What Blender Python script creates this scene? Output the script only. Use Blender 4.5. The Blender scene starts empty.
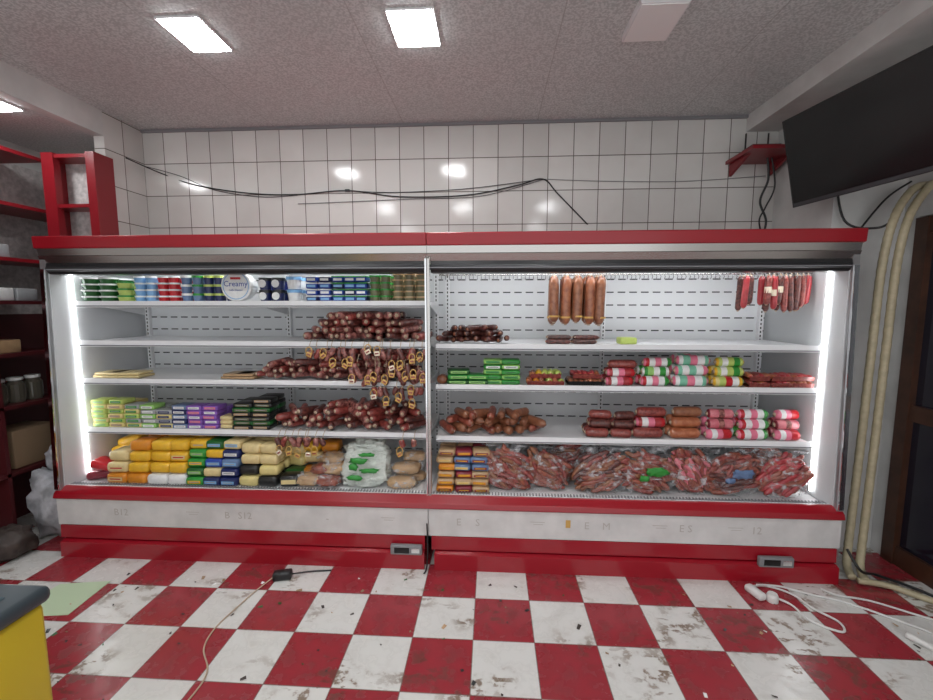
import bpy, bmesh, math, random
from mathutils import Vector, Matrix, noise
R = random.Random(7)
sc = bpy.context.scene
sc.view_settings.view_transform = 'Standard'
sc.view_settings.exposure = 0.0

# ------------------------------------------------------------ materials
MATS = {}
def newmat(key):
    m = bpy.data.materials.new(key); m.use_nodes = True
    MATS[key] = m
    nt = m.node_tree
    return m, nt, nt.nodes['Principled BSDF']
def N(nt, t, **kw):
    n = nt.nodes.new(t)
    for k, v in kw.items(): setattr(n, k, v)
    return n
def simple(key, col, rough=.5, metal=0., emis=None, alpha=1., var=.0, vscale=20, bump=0., coat=0.):
    m, nt, b = newmat(key)
    b.inputs['Base Color'].default_value = (*col, 1)
    b.inputs['Roughness'].default_value = rough
    b.inputs['Metallic'].default_value = metal
    b.inputs['Coat Weight'].default_value = coat
    b.inputs['Alpha'].default_value = alpha
    if emis:
        b.inputs['Emission Color'].default_value = (*emis[0], 1)
        b.inputs['Emission Strength'].default_value = emis[1]
    if var or bump:
        tc = N(nt, 'ShaderNodeTexCoord'); nz = N(nt, 'ShaderNodeTexNoise')
        nz.inputs['Scale'].default_value = vscale; nz.inputs['Detail'].default_value = 4
        nt.links.new(tc.outputs['Object'], nz.inputs['Vector'])
        if var:
            mx = N(nt, 'ShaderNodeMix', data_type='RGBA')
            mx.inputs[6].default_value = (*[max(0, c*(1-var)) for c in col], 1)
            mx.inputs[7].default_value = (*[min(1, c*(1+var)) for c in col], 1)
            mr = N(nt, 'ShaderNodeMapRange')
            mr.inputs[1].default_value = .35; mr.inputs[2].default_value = .65
            nt.links.new(nz.outputs['Fac'], mr.inputs[0])
            nt.links.new(mr.outputs[0], mx.inputs[0])
            nt.links.new(mx.outputs[2], b.inputs['Base Color'])
        if bump:
            bp = N(nt, 'ShaderNodeBump'); bp.inputs['Strength'].default_value = bump
            bp.inputs['Distance'].default_value = .01
            nt.links.new(nz.outputs['Fac'], bp.inputs['Height'])
            nt.links.new(bp.outputs[0], b.inputs['Normal'])
    return m

def math_(nt, op, a, b=None):
    n = N(nt, 'ShaderNodeMath', operation=op)
    for i, v in enumerate((a, b)):
        if v is None: continue
        if isinstance(v, (int, float)): n.inputs[i].default_value = v
        else: nt.links.new(v, n.inputs[i])
    return n.outputs[0]
def mixc(nt, fac, a, b):
    mx = N(nt, 'ShaderNodeMix', data_type='RGBA')
    for i, v in ((0, fac), (6, a), (7, b)):
        if isinstance(v, (int, float)): mx.inputs[i].default_value = v
        elif isinstance(v, tuple): mx.inputs[i].default_value = (*v, 1)
        else: nt.links.new(v, mx.inputs[i])
    return mx.outputs[2]
def xyz(nt):
    tc = N(nt, 'ShaderNodeTexCoord'); sp = N(nt, 'ShaderNodeSeparateXYZ')
    nt.links.new(tc.outputs['Object'], sp.inputs[0]); return tc, sp
def noi(nt, tc, scale, detail=4, stretch=None):
    nz = N(nt, 'ShaderNodeTexNoise'); nz.inputs['Scale'].default_value = scale
    nz.inputs['Detail'].default_value = detail
    if stretch:
        mp = N(nt, 'ShaderNodeMapping'); mp.inputs['Scale'].default_value = stretch
        mp.inputs['Rotation'].default_value = (0, 0, .7)
        nt.links.new(tc.outputs['Object'], mp.inputs[0]); nt.links.new(mp.outputs[0], nz.inputs['Vector'])
    else: nt.links.new(tc.outputs['Object'], nz.inputs['Vector'])
    return nz.outputs['Fac']
def rng(nt, v, a, b, c=0., d=1.):
    mr = N(nt, 'ShaderNodeMapRange')
    nt.links.new(v, mr.inputs[0])
    for i, q in enumerate((a, b, c, d)): mr.inputs[i+1].default_value = q
    return mr.outputs[0]
def line_mask(nt, v, size, off, w):
    t = math_(nt, 'DIVIDE', math_(nt, 'SUBTRACT', v, off), size)
    fr = math_(nt, 'FRACT', t)
    d = math_(nt, 'MINIMUM', fr, math_(nt, 'SUBTRACT', 1., fr))
    return math_(nt, 'LESS_THAN', d, w/size/2), math_(nt, 'FLOOR', t)

def wall_tile(key, ax, size=.198, off=-.55):
    m, nt, b = newmat(key)
    tc, sp = xyz(nt)
    g1, c1 = line_mask(nt, sp.outputs[ax], size, off, .006)
    g2, c2 = line_mask(nt, sp.outputs[2], .26, 3.10, .006)
    g = math_(nt, 'MAXIMUM', g1, g2)
    cb = N(nt, 'ShaderNodeCombineXYZ'); nt.links.new(c1, cb.inputs[0]); nt.links.new(c2, cb.inputs[1])
    wn = N(nt, 'ShaderNodeTexWhiteNoise', noise_dimensions='3D'); nt.links.new(cb.outputs[0], wn.inputs['Vector'])
    base = mixc(nt, wn.outputs['Value'], (.60, .59, .565), (.71, .70, .67))
    base = mixc(nt, rng(nt, noi(nt, tc, 3), .45, .75, 0, .35), base, (.50, .48, .45))
    col = mixc(nt, g, base, (.11, .09, .075))
    nt.links.new(col, b.inputs['Base Color'])
    nt.links.new(rng(nt, g, 0, 1, .12, .8), b.inputs['Roughness'])
    bp = N(nt, 'ShaderNodeBump'); bp.inputs['Strength'].default_value = .5; bp.inputs['Distance'].default_value = .003
    nt.links.new(math_(nt, 'SUBTRACT', math_(nt, 'MULTIPLY', noi(nt, tc, 6, 1), .6), g), bp.inputs['Height'])
    nt.links.new(bp.outputs[0], b.inputs['Normal'])
wall_tile('wall_tile_x', 0); wall_tile('wall_tile_y', 1, .198, 3.55)

def floor_mat():
    m, nt, b = newmat('floor_checker')
    tc, sp = xyz(nt)
    S = .306
    g1, c1 = line_mask(nt, sp.outputs[0], S, -.083, .005)
    g2, c2 = line_mask(nt, sp.outputs[1], S, 2.282, .005)
    g = math_(nt, 'MAXIMUM', g1, g2)
    par = math_(nt, 'MODULO', math_(nt, 'ABSOLUTE', math_(nt, 'ADD', c1, c2)), 2.)
    par = math_(nt, 'GREATER_THAN', par, .5)
    n1 = noi(nt, tc, 2.2, 2); n2 = noi(nt, tc, 13, 9); n4 = noi(nt, tc, 8, 8, (1, 3.0, 1)); n5 = noi(nt, tc, 40, 6)
    white = mixc(nt, rng(nt, n2, .45, .75), (.70, .685, .66), (.55, .53, .50))
    patch = rng(nt, n1, .50, .60)
    spots = math_(nt, 'MAXIMUM', rng(nt, n2, .53, .575), rng(nt, n4, .565, .60))
    dirt = math_(nt, 'MULTIPLY', patch, math_(nt, 'MULTIPLY', spots, rng(nt, n5, .38, .5)))
    white = mixc(nt, math_(nt, 'MULTIPLY', dirt, .85), white, (.17, .10, .055))
    red = mixc(nt, rng(nt, n2, .4, .7), (.33, .030, .042), (.26, .030, .038))
    red = mixc(nt, math_(nt, 'MULTIPLY', dirt, .6), red, (.11, .05, .035))
    col = mixc(nt, par, white, red)
    col = mixc(nt, math_(nt, 'MULTIPLY', g, .8), col, (.16, .10, .085))
    nt.links.new(col, b.inputs['Base Color'])
    nt.links.new(rng(nt, n2, .3, .7, .14, .36), b.inputs['Roughness'])
    bp = N(nt, 'ShaderNodeBump'); bp.inputs['Strength'].default_value = .25; bp.inputs['Distance'].default_value = .002
    nt.links.new(math_(nt, 'SUBTRACT', math_(nt, 'MULTIPLY', n2, .7), g), bp.inputs['Height'])
    nt.links.new(bp.outputs[0], b.inputs['Normal'])
floor_mat()

def ceil_mat():
    m, nt, b = newmat('ceiling_paper')
    tc, sp = xyz(nt)
    n1 = noi(nt, tc, 85, 4); n2 = noi(nt, tc, 1.3, 3)
    col = mixc(nt, rng(nt, n1, .42, .58), (.44, .475, .472), (.66, .695, .69))
    col = mixc(nt, rng(nt, n2, .4, .7, 0, .3), col, (.46, .48, .475))
    g, _ = line_mask(nt, sp.outputs[0], 1.06, .35, .006)
    col = mixc(nt, math_(nt, 'MULTIPLY', g, .5), col, (.25, .25, .24))
    nt.links.new(col, b.inputs['Base Color']); b.inputs['Roughness'].default_value = .38
    bp = N(nt, 'ShaderNodeBump'); bp.inputs['Strength'].default_value = .3; bp.inputs['Distance'].default_value = .003
    nt.links.new(n1, bp.inputs['Height']); nt.links.new(bp.outputs[0], b.inputs['Normal'])
ceil_mat()

def slot_mat():
    m, nt, b = newmat('slotted_back_panel')
    tc, sp = xyz(nt)
    fx = math_(nt, 'FRACT', math_(nt, 'DIVIDE', sp.outputs[0], .088))
    fz = math_(nt, 'FRACT', math_(nt, 'DIVIDE', sp.outputs[2], .098))
    s = math_(nt, 'MULTIPLY', math_(nt, 'LESS_THAN', fx, .66), math_(nt, 'LESS_THAN', fz, .095))
    nt.links.new(mixc(nt, s, (.72, .73, .74), (.02, .02, .022)), b.inputs['Base Color'])
    b.inputs['Roughness'].default_value = .35
slot_mat()

def sausage_mat(key, c1, c2, scale=60, rough=.32):
    m, nt, b = newmat(key)
    tc, sp = xyz(nt)
    nt.links.new(mixc(nt, rng(nt, noi(nt, tc, scale, 5), .38, .62), c1, c2), b.inputs['Base Color'])
    b.inputs['Roughness'].default_value = rough
    b.inputs['Coat Weight'].default_value = .3
    bp = N(nt, 'ShaderNodeBump'); bp.inputs['Strength'].default_value = .5; bp.inputs['Distance'].default_value = .003
    nt.links.new(noi(nt, tc, scale*2, 3), bp.inputs['Height']); nt.links.new(bp.outputs[0], b.inputs['Normal'])
sausage_mat('s_dark', (.055, .014, .013), (.16, .045, .035))
sausage_mat('s_darker', (.04, .013, .011), (.10, .032, .024))
sausage_mat('s_red', (.17, .025, .022), (.32, .07, .055))
sausage_mat('s_mottle', (.11, .02, .02), (.42, .17, .14), 45)
sausage_mat('s_orange', (.36, .10, .04), (.48, .17, .08), 30)
sausage_mat('s_brown', (.20, .07, .035), (.30, .12, .06), 30)
sausage_mat('s_hang', (.20, .06, .03), (.34, .12, .055), 25)
sausage_mat('s_frank', (.20, .045, .028), (.33, .09, .055), 30)
sausage_mat('s_pink', (.56, .12, .16), (.68, .22, .25), 20)
sausage_mat('s_bloodred', (.32, .02, .028), (.46, .05, .055), 20)

def plastic_bag(key, tint=(.92, .93, .96), lo=.03, hi=.62, a=.55, b_=.74):
    m, nt, b = newmat(key)
    tc, sp = xyz(nt)
    n1 = noi(nt, tc, 20, 5); n2 = noi(nt, tc, 13, 4, (1, 1, 3.5))
    b.inputs['Base Color'].default_value = (*tint, 1)
    b.inputs['Roughness'].default_value = .08
    nt.links.new(math_(nt, 'MAXIMUM', rng(nt, n1, a, b_, lo, hi), rng(nt, n2, a+.03, b_, lo, hi)), b.inputs['Alpha'])
    bp = N(nt, 'ShaderNodeBump'); bp.inputs['Strength'].default_value = 1.; bp.inputs['Distance'].default_value = .03
    nt.links.new(math_(nt, 'ADD', n1, n2), bp.inputs['Height']); nt.links.new(bp.outputs[0], b.inputs['Normal'])
plastic_bag('clear_plastic'); plastic_bag('milky_plastic', (.82, .86, .80), .8, 1.0)

simple('white_paint', (.74, .74, .75), .3)
simple('side_liner', (.54, .55, .56), .25)
simple('shelf_white', (.82, .82, .83), .3)
simple('plaster', (.62, .62, .605), .6, var=.10, vscale=4)
simple('red_lacquer', (.30, .005, .013), .28, coat=.12)
simple('red_base', (.32, .008, .018), .22, coat=.2)
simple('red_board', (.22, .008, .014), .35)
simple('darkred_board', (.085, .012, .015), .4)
simple('unit_back', (.50, .47, .46), .5, var=.2, vscale=30)
simple('steel', (.50, .48, .46), .24, 1.)
simple('steel_side', (.42, .42, .43), .35, .8)
simple('chrome', (.75, .75, .76), .12, 1.)
simple('black', (.012, .012, .013), .35)
simple('black_gloss', (.003, .003, .004), .16)
simple('dark_grey', (.05, .05, .055), .4)
simple('mid_grey', (.22, .22, .23), .4)
simple('film_white', (.66, .65, .64), .3, var=.08, vscale=8)
simple('print_grey', (.47, .44, .41), .5)
simple('led', (1, 1, 1), .5, emis=((.95, .98, 1.), 15))
simple('led_soft', (1, 1, 1), .5, emis=((.95, .98, 1.), 17))
simple('panel_on', (1, 1, 1), .5, emis=((.97, .99, 1.), 48))
simple('panel_off', (.85, .85, .84), .4)
simple('wood_brown', (.055, .022, .012), .35, var=.3, vscale=9)
simple('door_glass', (.012, .010, .020), .08, coat=.4)
simple('hose', (.44, .38, .25), .45, var=.1, vscale=30)
simple('cord_white', (.70, .69, .67), .4)
simple('yellow_body', (.62, .46, .02), .35)
simple('rim_blue', (.035, .05, .06), .35)
simple('lid_glass', (.12, .16, .18), .1)
simple('pale_green', (.50, .62, .42), .5)
simple('cardboard', (.30, .20, .12), .7)
simple('sack', (.42, .42, .45), .55, var=.3, vscale=14, bump=.6)
simple('sack_dark', (.05, .035, .03), .6, var=.3, vscale=14, bump=.6)
simple('jar', (.10, .09, .07), .12)
simple('string', (.50, .38, .27), .6)
simple('tag_gold', (.60, .36, .10), .35)
simple('tag_white', (.80, .70, .54), .45)
PC = dict(green=(.03, .27, .04), lgreen=(.28, .55, .14), white=(.80, .80, .79), blue=(.02, .06, .35), lblue=(.20, .42, .70),
  navy=(.012, .02, .10), red=(.50, .012, .02), yellow=(.76, .44, .03), cream=(.70, .56, .28), orange=(.66, .24, .02),
  purple=(.22, .09, .42), olive=(.16, .15, .08), black=(.015, .015, .015), grey=(.35, .36, .37), lime=(.48, .58, .14),
  pink=(.78, .20, .30), tan=(.48, .31, .17), dgreen=(.012, .10, .02), pyellow=(.70, .58, .24), steelblue=(.12, .19, .34), maroon=(.20, .015, .03), mint=(.20, .52, .36))
for k, c in PC.items(): simple('p_'+k, c, .3, var=.06, vscale=30)

# ------------------------------------------------------------ mesh builder
_txt = {}
def text_mesh(s):
    if s in _txt: return _txt[s]
    cu = bpy.data.curves.new('t', 'FONT'); cu.body = s; cu.align_x = 'CENTER'; cu.align_y = 'CENTER'; cu.resolution_u = 2
    ob = bpy.data.objects.new('t', cu); sc.collection.objects.link(ob)
    dg = bpy.context.evaluated_depsgraph_get(); ev = ob.evaluated_get(dg); me = ev.to_mesh()
    r = ([v.co.copy() for v in me.vertices], [tuple(p.vertices) for p in me.polygons])
    ev.to_mesh_clear(); bpy.data.objects.remove(ob); bpy.data.curves.remove(cu)
    _txt[s] = r; return r
FACE = Matrix.Rotation(math.pi/2, 4, 'X')
class MB:
    def __init__(s): s.v = []; s.f = []; s.m = []; s.sm = []; s.keys = []
    def k(s, key):
        if key not in s.keys: s.keys.append(key)
        return s.keys.index(key)
    def add(s, vs, fs, key, smooth=False):
        o = len(s.v); s.v.extend([tuple(v) for v in vs])
        for i, f in enumerate(fs):
            s.f.append(tuple(o+j for j in f))
            s.m.append(s.k(key[i] if isinstance(key, list) else key)); s.sm.append(smooth)
    def box(s, x0, x1, y0, y1, z0, z1, key, rot=None):
        vs = [Vector((x, y, z)) for x in (x0, x1) for y in (y0, y1) for z in (z0, z1)]
        if rot:
            c = Vector(((x0+x1)/2, (y0+y1)/2, (z0+z1)/2)); vs = [c + rot @ (v-c) for v in vs]
        s.add(vs, [(0,1,3,2),(4,6,7,5),(0,4,5,1),(2,3,7,6),(0,2,6,4),(1,5,7,3)], key)
    def rbox(s, c, size, key, r=.012, rz=0., ry=0., seg=2, lump=0.):
        bm = bmesh.new(); bmesh.ops.create_cube(bm, size=1)
        for v in bm.verts: v.co = Vector((v.co.x*size[0], v.co.y*size[1], v.co.z*size[2]))
        bmesh.ops.bevel(bm, geom=bm.edges[:], offset=min(r, min(size)*.45), segments=seg, affect='EDGES', profile=.5)
        mt = Matrix.Translation(c) @ Matrix.Rotation(rz, 4, 'Z') @ Matrix.Rotation(ry, 4, 'Y')
        bm.verts.index_update()
        vs = []
        for v in bm.verts:
            p = v.co.copy()
            if lump: p += noise.noise_vector(p*18+Vector(c)*7)*lump
            vs.append(mt @ p)
        s.add(vs, [tuple(v.index for v in f.verts) for f in bm.faces], key, True); bm.free()
    def prism(s, poly, x0, x1, key):
        n = len(poly); vs = [(x0, y, z) for y, z in poly] + [(x1, y, z) for y, z in poly]
        fs = [tuple(range(n)), tuple(range(2*n-1, n-1, -1))] + [(i, i+n, (i+1) % n+n, (i+1) % n) for i in range(n)]
        s.add(vs, fs, key)
    def tube(s, path, rad, key, seg=8, caps=True, smooth=True):
        P = [Vector(p) for p in path]; n = len(P)
        if isinstance(rad, (int, float)): rad = [rad]*n
        vs = []; ref = None
        for i in range(n):
            d = (P[min(i+1, n-1)]-P[max(i-1, 0)])
            d = d.normalized() if d.length > 1e-9 else Vector((0, 0, 1))
            if ref is None:
                ref = d.orthogonal().normalized()
            ref = (ref - d*ref.dot(d))
            ref = ref.normalized() if ref.length > 1e-6 else d.orthogonal().normalized()
            q = d.cross(ref)
            for j in range(seg):
                a = 2*math.pi*j/seg
                vs.append(P[i]+(ref*math.cos(a)+q*math.sin(a))*rad[i])
        fs = []; ks = []
        for i in range(n-1):
            for j in range(seg):
                fs.append((i*seg+j, i*seg+(j+1) % seg, (i+1)*seg+(j+1) % seg, (i+1)*seg+j))
                ks.append(key[i] if isinstance(key, list) else key)
        if caps:
            fs += [tuple(range(seg))[::-1], tuple((n-1)*seg+j for j in range(seg))]
            k0, k1 = (key[0], key[-1]) if isinstance(key, list) else (key, key); ks += [k0, k1]
        s.add(vs, fs, ks, smooth)
    def lathe(s, c, prof, keys, seg=16, mt=None):
        mt = mt or Matrix.Identity(4); vs = []; n = len(prof); c = Vector(c)
        for r, z in prof:
            for j in range(seg):
                a = 2*math.pi*j/seg; vs.append(c + mt @ Vector((r*math.cos(a), r*math.sin(a), z)))
        fs = []; ks = []
        for i in range(n-1):
            for j in range(seg):
                fs.append((i*seg+j, i*seg+(j+1) % seg, (i+1)*seg+(j+1) % seg, (i+1)*seg+j)); ks.append(keys[i] if isinstance(keys, list) else keys)
        s.add(vs, fs, ks, False)
    def text(s, t, size, loc, key, mt=FACE):
        vs, fs = text_mesh(t); loc = Vector(loc)
        s.add([loc + mt @ (v*size) for v in vs], fs, key)
    def sausage(s, c, d, L, r, key, bend=0., bup=None, bands=None, nub='string'):
        c = Vector(c); d = Vector(d).normalized()
        b = Vector(bup) if bup else Vector((0, 0, 1))
        b = (b-d*b.dot(d)); b = b.normalized() if b.length > 1e-4 else d.orthogonal().normalized()
        ts = [0, .02, .03, .09, .2, .4, .6, .8, .91, .97, .98, 1]
        rr = [.35, .25, .5, .9, 1, 1, 1, 1, .9, .5, .25, .35]
        path = [c+d*((t-.5)*L)+b*(bend*(1-(2*t-1)**2)) for t in ts]
        ks = [nub, nub]+([key]*7)+[nub, nub]
        if bands: ks = [nub, nub]+bands+[nub, nub]
        s.tube(path, [q*r for q in rr], ks, 9)
    def build(s, name, parent=None, bevel=0):
        me = bpy.data.meshes.new(name); me.from_pydata(s.v, [], s.f)
        for k in s.keys: me.materials.append(MATS[k])
        me.polygons.foreach_set('material_index', s.m); me.polygons.foreach_set('use_smooth', s.sm); me.update()
        bm = bmesh.new(); bm.from_mesh(me); bmesh.ops.recalc_face_normals(bm, faces=bm.faces[:]); bm.to_mesh(me); bm.free()
        ob = bpy.data.objects.new(name, me); sc.collection.objects.link(ob)
        if parent: ob.parent = parent
        if bevel:
            md = ob.modifiers.new('bv', 'BEVEL'); md.width = bevel; md.segments = 2; md.limit_method = 'ANGLE'
        return ob
def empty(name):
    e = bpy.data.objects.new(name, None); sc.collection.objects.link(e); return e
def U(a, b): return R.uniform(a, b)
def smoothpath(pts, n=6):
    P = [Vector(p) for p in pts]; P = [P[0]]+P+[P[-1]]; out = []
    for i in range(1, len(P)-2):
        for k in range(n):
            t = k/n; a, b, c, d = P[i-1:i+3]
            out.append(.5*((2*b)+(-a+c)*t+(2*a-5*b+4*c-d)*t*t+(-a+3*b-3*c+d)*t**3))
    out.append(P[-2]); return out

# ------------------------------------------------------------ room (front wall left out so world light fills in from behind)
H = 3.11; YB = -1.6
def one(name, *a, key):
    mb = MB(); mb.box(*a, key); return mb.build(name)
one('floor', -3.85, 2.75, YB, 3.65, -.1, 0, key='floor_checker')
one('ceiling', -2.905, 2.75, YB, 3.65, H, H+.1, key='ceiling_paper')
one('ceiling_alcove', -3.85, -2.985, YB, 3.65, 2.93, 3.0, key='ceiling_paper')
one('trim_fascia', -2.985, -2.905, YB, 3.18, 2.93, H+.1, key='plaster')
one('wall_back', -3.85, 2.75, 3.55, 3.65, 0, H+.1, key='wall_tile_x')
one('wall_left_stub', -2.985, -2.905, 3.18, 3.55, 0, H, key='wall_tile_y')
one('wall_left', -3.85, -3.75, YB, 3.55, 0, 3.0, key='plaster')
one('wall_right_pier', 2.18, 2.62, 2.95, 3.55, 0, H, key='plaster')
one('wall_right', 2.62, 2.75, 2.86, 3.55, 0, H, key='plaster')
one('wall_right_near', 2.62, 2.75, YB, 1.74, 0, H, key='plaster')
one('wall_right_lintel', 2.62, 2.75, 1.74, 2.86, 2.21, H, key='plaster')
one('trim_soffit_right', 1.94, 2.62, YB, 3.55, 2.99, H, key='plaster')
mb = MB(); mb.box(-2.905, 1.94, 3.53, 3.55, H-.022, H, 'mid_grey'); mb.build('trim_back')
mb = MB()
for y0, y1 in ((1.75, 1.83), (2.25, 2.33), (2.77, 2.85)): mb.box(2.60, 2.70, y0, y1, 0, 2.2, 'wood_brown')
for z0, z1 in ((0, .12), (.95, 1.05), (2.1, 2.2)): mb.box(2.61, 2.69, 1.83, 2.77, z0, z1, 'wood_brown')
mb.box(2.64, 2.66, 1.83, 2.77, .1, 2.1, 'door_glass')
mb.tube([(2.57, 2.38, .9), (2.57, 2.38, 1.3)], .012, 'steel'); mb.tube([(2.57, 2.38, .92), (2.62, 2.36, .92)], .008, 'steel'); mb.tube([(2.57, 2.38, 1.28), (2.62, 2.36, 1.28)], .008, 'steel')
mb.build('door_1')
def panel(name, x0, x1, y0, y1, z, on=True):
    t = .010 if on else .035
    mb = MB(); mb.box(x0, x1, y0, y1, z-t, z, 'white_paint')
    mb.box(x0+.008, x1-.008, y0+.008, y1-.008, z-t-.004, z-t, 'panel_on' if on else 'panel_off'); mb.build(name)
for x0, x1, y0, y1, on in ((-1.70, -1.47, 2.21, 2.50, 1), (-.53, -.29, 2.22, 2.52, 1), (.69, .92, 2.2, 2.5, 0),
        (-1.70, -1.47, .5, .8, 1), (-.53, -.29, .5, .8, 1), (.69, .92, .5, .8, 1),  # unseen row above the view, added to brighten the room
        (-1.70, -1.47, -1.2, -.9, 1), (.69, .92, -1.2, -.9, 1)):  # unseen pair behind the camera, also added as fill light
    panel('ceiling_light_panel', x0, x1, y0, y1, H, on)
panel('ceiling_light_panel', -3.2, -3.03, 2.5, 2.74, 2.93, True)

# ------------------------------------------------------------ display case
XL, XR, XM = -2.9, 2.11, -.395
ZD = .45
case = empty('refrigerated_display_case')
mb = MB()
prof = [(2.575, .15), (2.575, .45), (2.625, 2.095), (3.48, 2.095), (3.48, .0), (2.62, .0), (2.62, .15)]
for a, b in ((XL, XL+.035), (XR-.035, XR)): mb.prism(prof, a, b, 'steel_side')
for a, b in ((XL+.035, XL+.04), (XR-.04, XR-.035)): mb.prism([(2.60, .45), (2.64, 1.95), (3.38, 1.95), (3.38, .45)], a, b, 'side_liner')
for a, b in ((XL+.004, XL+.031), (XR-.031, XR-.004)): mb.prism([(2.562, .45), (2.575, .45), (2.625, 1.9), (2.612, 1.9)], a, b, 'chrome')
mb.box(XL+.035, XR-.035, 3.44, 3.48, 0, 2.09, 'mid_grey')
mb.build('carcass', case)
mb = MB(); mb.box(XL+.04, XR-.04, 3.38, 3.40, .4, 2.0, 'slotted_back_panel'); mb.build('back_panel', case)
mb = MB()
for x in (XL+.08, -1.63, XM-.04, XM+.05, .86, XR-.08):
    mb.box(x-.016, x+.016, 3.35, 3.38, ZD, 1.95, 'shelf_white')
    for i in range(48): mb.box(x-.004, x+.004, 3.348, 3.35, .47+i*.03, .487+i*.03, 'black')
mb.build('shelf_uprights', case)
for a, b in ((XL+.035, XM-.002), (XM+.002, XR-.035)):
    mb = MB()
    mb.prism([(2.66, ZD-.01), (3.38, ZD-.01), (3.38, ZD-.05), (2.66, ZD-.05)], a, b, 'shelf_white')
    mb.prism([(2.60, ZD+.005), (2.63, ZD+.01), (2.66, ZD-.005), (2.66, ZD-.05), (2.6, ZD-.05)], a, b, 'white_paint')
    mb.build('deck', case)
    a2 = XL if a < XM-1 else a; b2 = XR if b > 1 else b
    mb = MB()
    mb.prism([(2.605, .462), (2.56, .425), (2.55, .395), (2.565, .385), (2.64, .385), (2.64, .455)], a2-.004, b2+.004, 'red_lacquer')
    mb.build('bumper', case, .004)
    mb = MB()
    mb.prism([(2.572, .385), (2.572, .205), (2.66, .205), (2.66, .385)], a2, b2, 'film_white')
    mb.prism([(2.565, .203), (2.56, .12), (2.58, .11), (2.66, .11), (2.66, .203)], a2+.02, b2-.02, 'red_base')
    mb.prism([(2.535, .10), (2.53, 0), (2.68, 0), (2.68, .11), (2.56, .11)], a2+.04, b2-.02, 'red_base')
    mb.build('plinth', case)
mb = MB()
x = XL+.05
while x < XR-.05:
    if abs(x-XM) > .01: mb.box(x, x+.006, 2.628, 2.662, ZD-.012, ZD+.014, 'mid_grey')
    x += .02
mb.build('air_grille', case)
mb = MB()
for x, t in ((-2.45, 'B12'), (-1.72, 'B'), (-1.60, 'S12'), (-1.05, '-'), (-.2, 'E'), (-.08, 'S'), (.6, 'E'), (.72, 'M'), (1.2, 'E S'), (1.62, '12')):
    mb.text(t, .065, (x, 2.5705, .30), 'print_grey')
for x in (-2.0, -.7, .25, 1.0, 1.45): mb.box(x, x+.09, 2.570, 2.5715, .315, .318, 'print_grey'); mb.box(x+.02, x+.08, 2.570, 2.5715, .30, .303, 'print_grey')
mb.box(.47, .50, 2.57, 2.5715, .285, .335, 'tag_gold')
mb.build('film_lettering', case)
mb = MB()
for a, b in ((XL-.012, XM-.001), (XM+.001, XR+.012)):
    mb.prism([(2.60, 2.105), (2.595, 2.10), (2.60, 2.03), (2.64, 2.018), (3.48, 2.018), (3.48, 2.105)], a, b, 'red_lacquer')
mb.build('canopy_red_band', case, .004)
mb = MB()
for a, b in ((XL+.0, XM-.001), (XM+.001, XR-.0)):
    mb.prism([(2.610, 2.028), (2.618, 1.985), (2.612, 1.98), (2.63, 1.938), (2.70, 1.935), (2.70, 2.028)], a, b, 'steel')
    mb.prism([(2.628, 1.938), (2.622, 1.905), (2.64, 1.868), (2.74, 1.868), (2.80, 1.938)], a+.02, b-.02, 'black')
mb.box(XL+.04, XR-.04, 2.8, 3.4, 1.96, 2.03, 'white_paint')
mb.build('canopy_valance', case)
mb = MB()
for a, b in ((XL+.045, XM-.01), (XM+.01, XR-.045)):
    mb.tube([(a, 2.625, 1.90), (b, 2.625, 1.90)], .016, 'dark_grey', 12)
    mb.box(a, b, 2.606, 2.612, 1.893, 1.899, 'mid_grey')
mb.build('night_blind_roller', case)
mb = MB()
for x0, x1 in ((XL+.042, XL+.054), (XR-.054, XR-.042)): mb.box(x0, x1, 2.768, 2.778, .48, 1.90, 'led')
mb.build('led_tubes_vertical', case)
mb = MB()
for a, b in ((XL+.15, XM-.08), (XM+.08, XR-.15)):
    mb.box(a, b, 2.80, 2.83, 1.94, 1.957, 'led_soft')
mb.build('led_tubes_canopy', case)
mb = MB()
mb.box(XM-.012, XM-.002, 2.60, 2.63, ZD, 1.95, 'chrome'); mb.box(XM+.002, XM+.018, 2.60, 2.63, ZD, 1.95, 'steel')
mb.box(XM-.01, XM+.01, 2.63, 2.66, ZD, 1.95, 'dark_grey')
mb.build('centre_post', case)
mb = MB()
def shelf(x0, x1, z, yf=2.79):
    mb.box(x0, x1, yf, 3.35, z-.022, z, 'shelf_white')
    mb.prism([(yf-.012, z+.008), (yf-.016, z-.034), (yf-.004, z-.036), (yf, z+.008)], x0, x1, 'shelf_white')
    mb.box(x0, x1, yf-.019, yf-.0165, z-.03, z-.022, 'mid_grey')
    for x in (x0+.006, (x0+x1)/2, x1-.006):
        mb.prism([(3.35, z-.022), (3.35, z-.10), (2.95, z-.03), (2.95, z-.022)], x-.003, x+.003, 'white_paint')
ZL = [1.69, 1.42, 1.155, .805]; ZR = [1.41, 1.14, .79]
for z in ZL: shelf(XL+.06, XM-.02, z)
for z in ZR: shelf(XM+.03, XR-.06, z)
mb.build('shelves', case)
mb = MB()
mb.tube([(XM+.04, 2.9, 1.872), (XR-.06, 2.9, 1.872)], .006, 'steel')
for i in range(90):
    x = XM+.06+i*.0265
    mb.tube([(x, 2.9, 1.878), (x, 2.872, 1.855), (x, 2.885, 1.838)], .0025, 'mid_grey', 5)
for x in (XM+.05, .86, XR-.07): mb.tube([(x, 2.9, 1.872), (x, 3.37, 1.92)], .006, 'steel')
mb.build('hanging_rail', case)
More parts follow.
